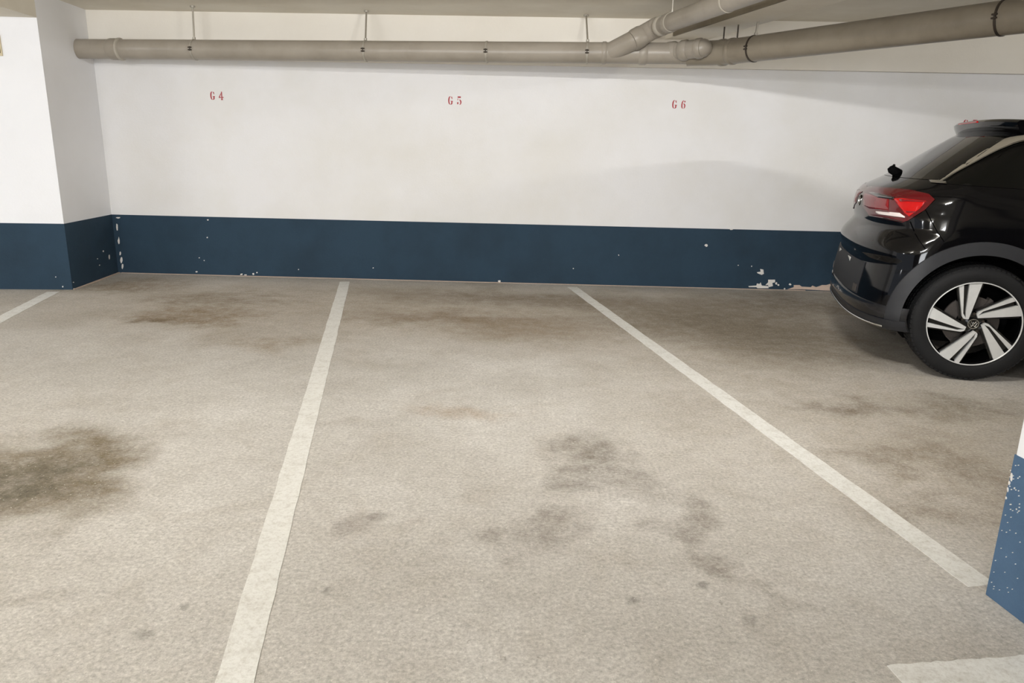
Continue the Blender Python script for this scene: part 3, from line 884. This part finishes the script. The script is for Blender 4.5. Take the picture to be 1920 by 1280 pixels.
for mir in (False, True):
    base = clip_skin('tail_light', LAMP, M['lampdark'], .004, mirror=mir)
    if base is None: continue
    base['label'] = 'red tail light wrapping round the rear corner'
    base.modifiers.new('e', 'EDGE_SPLIT').split_angle = math.radians(45)
    for nm_, poly, mt, of in [
        ('reflector_panel', [(1620, 362), (1668, 373), (1667, 395), (1632, 391), (1620, 384)], 'lamprose', .006),
        ('light_panel', [(1676, 372), (1692, 372), (1737, 377), (1726, 391), (1706, 406), (1697, 400)], 'lampred', .0065),
        ('smoked_edge', [(1630, 361), (1640, 361), (1680, 371), (1675, 375), (1648, 371)], 'lampblack', .008),
        ('smoked_edge', [(1632, 401), (1664, 408), (1700, 413), (1692, 416), (1632, 404.5)], 'lampblack', .008),
        ('light_bar', [(1645, 395.5), (1690, 400), (1699, 406), (1699, 408), (1650, 401), (1645, 399)], 'lamp_clear', .011),
        ('light_bar', [(1688, 374.5), (1732, 377.5), (1742, 380), (1690, 378)], 'lamprose', .011),
        ('light_bar', [(1700, 396), (1718, 397), (1719, 399.5), (1702, 399)], 'lamprose', .011)]:
        c_ = clip_skin(nm_, poly, M[mt], of, base, mir)

# front: lamps, grille, windscreen
def patch_front(name, rows, mat, off):
    bm = bmesh.new(); A = []
    for row in rows:
        r_ = []
        for v, wv in row:
            ur, hv, a, n, uf = sec(wv); t = min(1, abs(v)/hv); u = uf-.75*(1-(1-t**2.6)**(1/2.6))
            r_.append(bm.verts.new((u+off, v, wv+off*.4)))
        A.append(r_)
    for a, b in zip(A, A[1:]):
        for j in range(len(a)-1): bm.faces.new((a[j], a[j+1], b[j+1], b[j]))
    return obj(name, bm, mat, car, True)
patch_front('windscreen', [[(v_, w_) for v_ in np.linspace(-(sec(w_)[1]-.11), sec(w_)[1]-.11, 30)] for w_ in np.linspace(1.085, 1.43, 14)], M['glass'], .006)
patch_front('grille', [[(v_, w_) for v_ in np.linspace(-.55, .55, 30)] for w_ in np.linspace(.38, .60, 8)], M['clad'], .008)
for s in (-1, 1):
    patch_front('headlamp', [[(s*v_, w_) for v_ in np.linspace(.42, .80, 16)] for w_ in np.linspace(.70, .80, 6)], M['disc'], .008)
    bm = bmesh.new(); tube(bm, [(1.62, s*.84, 1.08), (1.62, s*.93, 1.11), (1.62, s*1.02, 1.11), (1.62, s*1.06, 1.10)], 0, 16, True, [.03, .07, .08, .05])
    obj('side_mirror', bm, M['black'], car, True)
    for u0 in (.62, 1.55):
        bm = bmesh.new(); tube(bm, [(u0, s*.895, .95), (u0+.03, s*.93, .955), (u0+.16, s*.93, .955), (u0+.19, s*.895, .95)], .011, 10)
        obj('door_handle', bm, M['black'], car, True)

# wheels
def lathe(bm, prof, seg=72, closed=False):
    """prof: (radius, y) revolved around the y axis"""
    rr = [[bm.verts.new((r*math.cos(2*math.pi*k/seg), y, r*math.sin(2*math.pi*k/seg))) for k in range(seg)] for r, y in prof]
    pr = list(zip(rr, rr[1:]))+([(rr[-1], rr[0])] if closed else [])
    for a, b in pr:
        for k in range(seg): bm.faces.new((a[k], a[(k+1) % seg], b[(k+1) % seg], b[k]))
def pol(r, a): return (r*math.cos(math.radians(a)), r*math.sin(math.radians(a)))
def extr(bm, pts, y0, y1):
    a = [bm.verts.new((p[0], y0, p[1])) for p in pts]; b = [bm.verts.new((p[0], y1, p[1])) for p in pts]
    bm.faces.new(a); bm.faces.new(b[::-1])
    for i in range(len(pts)): bm.faces.new((a[i], b[i], b[(i+1) % len(pts)], a[(i+1) % len(pts)]))
def make_wheel():
    wh = empty('wheel'); wh.parent = car
    bm = bmesh.new()          # tyre, outer face at y=0, inner at y=.215
    lathe(bm, [(.243, .018), (.250, .006), (.262, .0), (.290, -.004), (.312, .002), (.325, .012), (.3335, .026), (.336, .045), (.336, .170), (.331, .195), (.31, .212), (.27, .215), (.243, .205)], 96, True)
    ty = obj('tyre', bm, M['rubber'], wh, True)
    bm = bmesh.new()          # tread blocks
    for k in range(72):
        a0 = 360/72*k
        for y0, y1, da in ((.010, .052, 0), (.060, .100, 1.2), (.108, .150, 0), (.158, .200, 1.5)):
            a = a0+da
            q0, q1 = a, a+3.6
            rin = .330 if y0 > .02 else .322
            P = []
            for ang in (q0, q1):
                for yy, ro in ((y0, .3385 if y0 > .02 else .331), (y1, .3385)):
                    P.append((pol(rin, ang), pol(ro, ang), yy))
            vs = [(bm.verts.new((p[0][0], p[2], p[0][1])), bm.verts.new((p[1][0], p[2], p[1][1]))) for p in P]
            (a0i, a0o), (a1i, a1o), (b0i, b0o), (b1i, b1o) = vs
            for f in ((a0o, a1o, b1o, b0o), (a0i, a0o, b0o, b0i), (a1i, b1i, b1o, a1o), (a0i, a1i, a1o, a0o), (b0i, b0o, b1o, b1i)): bm.faces.new(f)
    tr = obj('tread', bm, M['rubber'], ty); tr['kind'] = 'stuff'
    bm = bmesh.new()
    lathe(bm, [(.2455, .012), (.2445, .004), (.2405, .003), (.2385, .012)], 96)
    rimlip = obj('rim_lip', bm, M['silver'], wh, True)
    bm = bmesh.new(); lathe(bm, [(.246, .012), (.240, .012), (.232, .03), (.226, .08), (.222, .19), (.235, .20)], 72)
    lathe(bm, [(.0, .045), (.06, .045), (.07, .06), (.07, .10), (.0, .10)], 36)
    for k in range(5):       # black spoke bodies
        b = 15.8+72*k
        extr(bm, [pol(.238, b-3), pol(.05, b+20), pol(.062, b+52), pol(.075, b+75), pol(.238, b+31.5)], .030, .062)
    rim = obj('rim', bm, M['rimblack'], wh)
    for k in range(5):
        b = 72*k; bm = bmesh.new()
        tube(bm, [(*[pol(.056, b+87)[0]], .040, pol(.056, b+87)[1]), (pol(.056, b+87)[0], .050, pol(.056, b+87)[1])], .0075, 10)
        obj('wheel_bolt', bm, M['darksteel'], rim)
    for k in range(5):
        b = 15.8+72*k; bm = bmesh.new()
        # twin blade joined at its inner tip
        wide = [pol(.2415, b), pol(.2415, b+5), pol(.2415, b+10), pol(.2415, b+15.5), pol(.085, b+38), pol(.060, b+52), pol(.052, b+62), pol(.040, b+50)]
        nar = [pol(.2415, b+22.5), pol(.2415, b+28.7), pol(.078, b+60), pol(.062, b+66), pol(.050, b+62), pol(.060, b+55), pol(.085, b+49)]
        extr(bm, wide, .014, .034); extr(bm, nar, .0145, .034)
        obj('spoke', bm, M['silver'], wh)
    bm = bmesh.new(); tube(bm, [(0, .022, 0), (0, .05, 0)], .030, 32); cap = obj('hub_cap', bm, M['rimblack'], wh)
    bm = bmesh.new(); lathe(bm, [(.024, .022), (.025, .018), (.029, .018), (.030, .022)], 40)
    for A, B in (((-.013, .014), (-.004, -.001)), ((-.004, -.001), (0, .010)), ((0, .010), (.004, -.001)), ((.004, -.001), (.013, .014)),
                 ((-.020, .006), (-.009, -.018)), ((-.009, -.018), (0, -.004)), ((0, -.004), (.009, -.018)), ((.009, -.018), (.020, .006))):
        tube(bm, [(A[0], .0205, A[1]), (B[0], .0205, B[1])], .0018, 6)
    obj('hub_emblem', bm, M['chrome'], cap)
    bm = bmesh.new(); lathe(bm, [(.075, .085), (.15, .085), (.15, .10), (.075, .10)], 60, True); obj('brake_disc', bm, M['disc'], wh)
    bm = bmesh.new(); extr(bm, [pol(.10, 20), pol(.165, 20), pol(.17, 40), pol(.165, 62), pol(.10, 62)], .070, .12); obj('brake_caliper', bm, M['disc'], wh)
    return wh
wheel = make_wheel()
wheel.location = (0, -.895, .339)
def copy_tree(o, parent):
    c = o.copy(); COL.objects.link(c); c.parent = parent
    for ch in list(o.children): copy_tree(ch, c)
    return c
for u0, s in ((WB_, -1), (0, 1), (WB_, 1)):
    c = copy_tree(wheel, car); c.location = (u0, s*.895, .339)
    if s > 0: c.rotation_euler = (0, 0, math.pi)
bm = bmesh.new(); box(bm, -.30, 3.0, -.62, .62, .17, .21); obj('underbody', bm, M['well'], car)
shell.free()
bpy.context.view_layer.update()
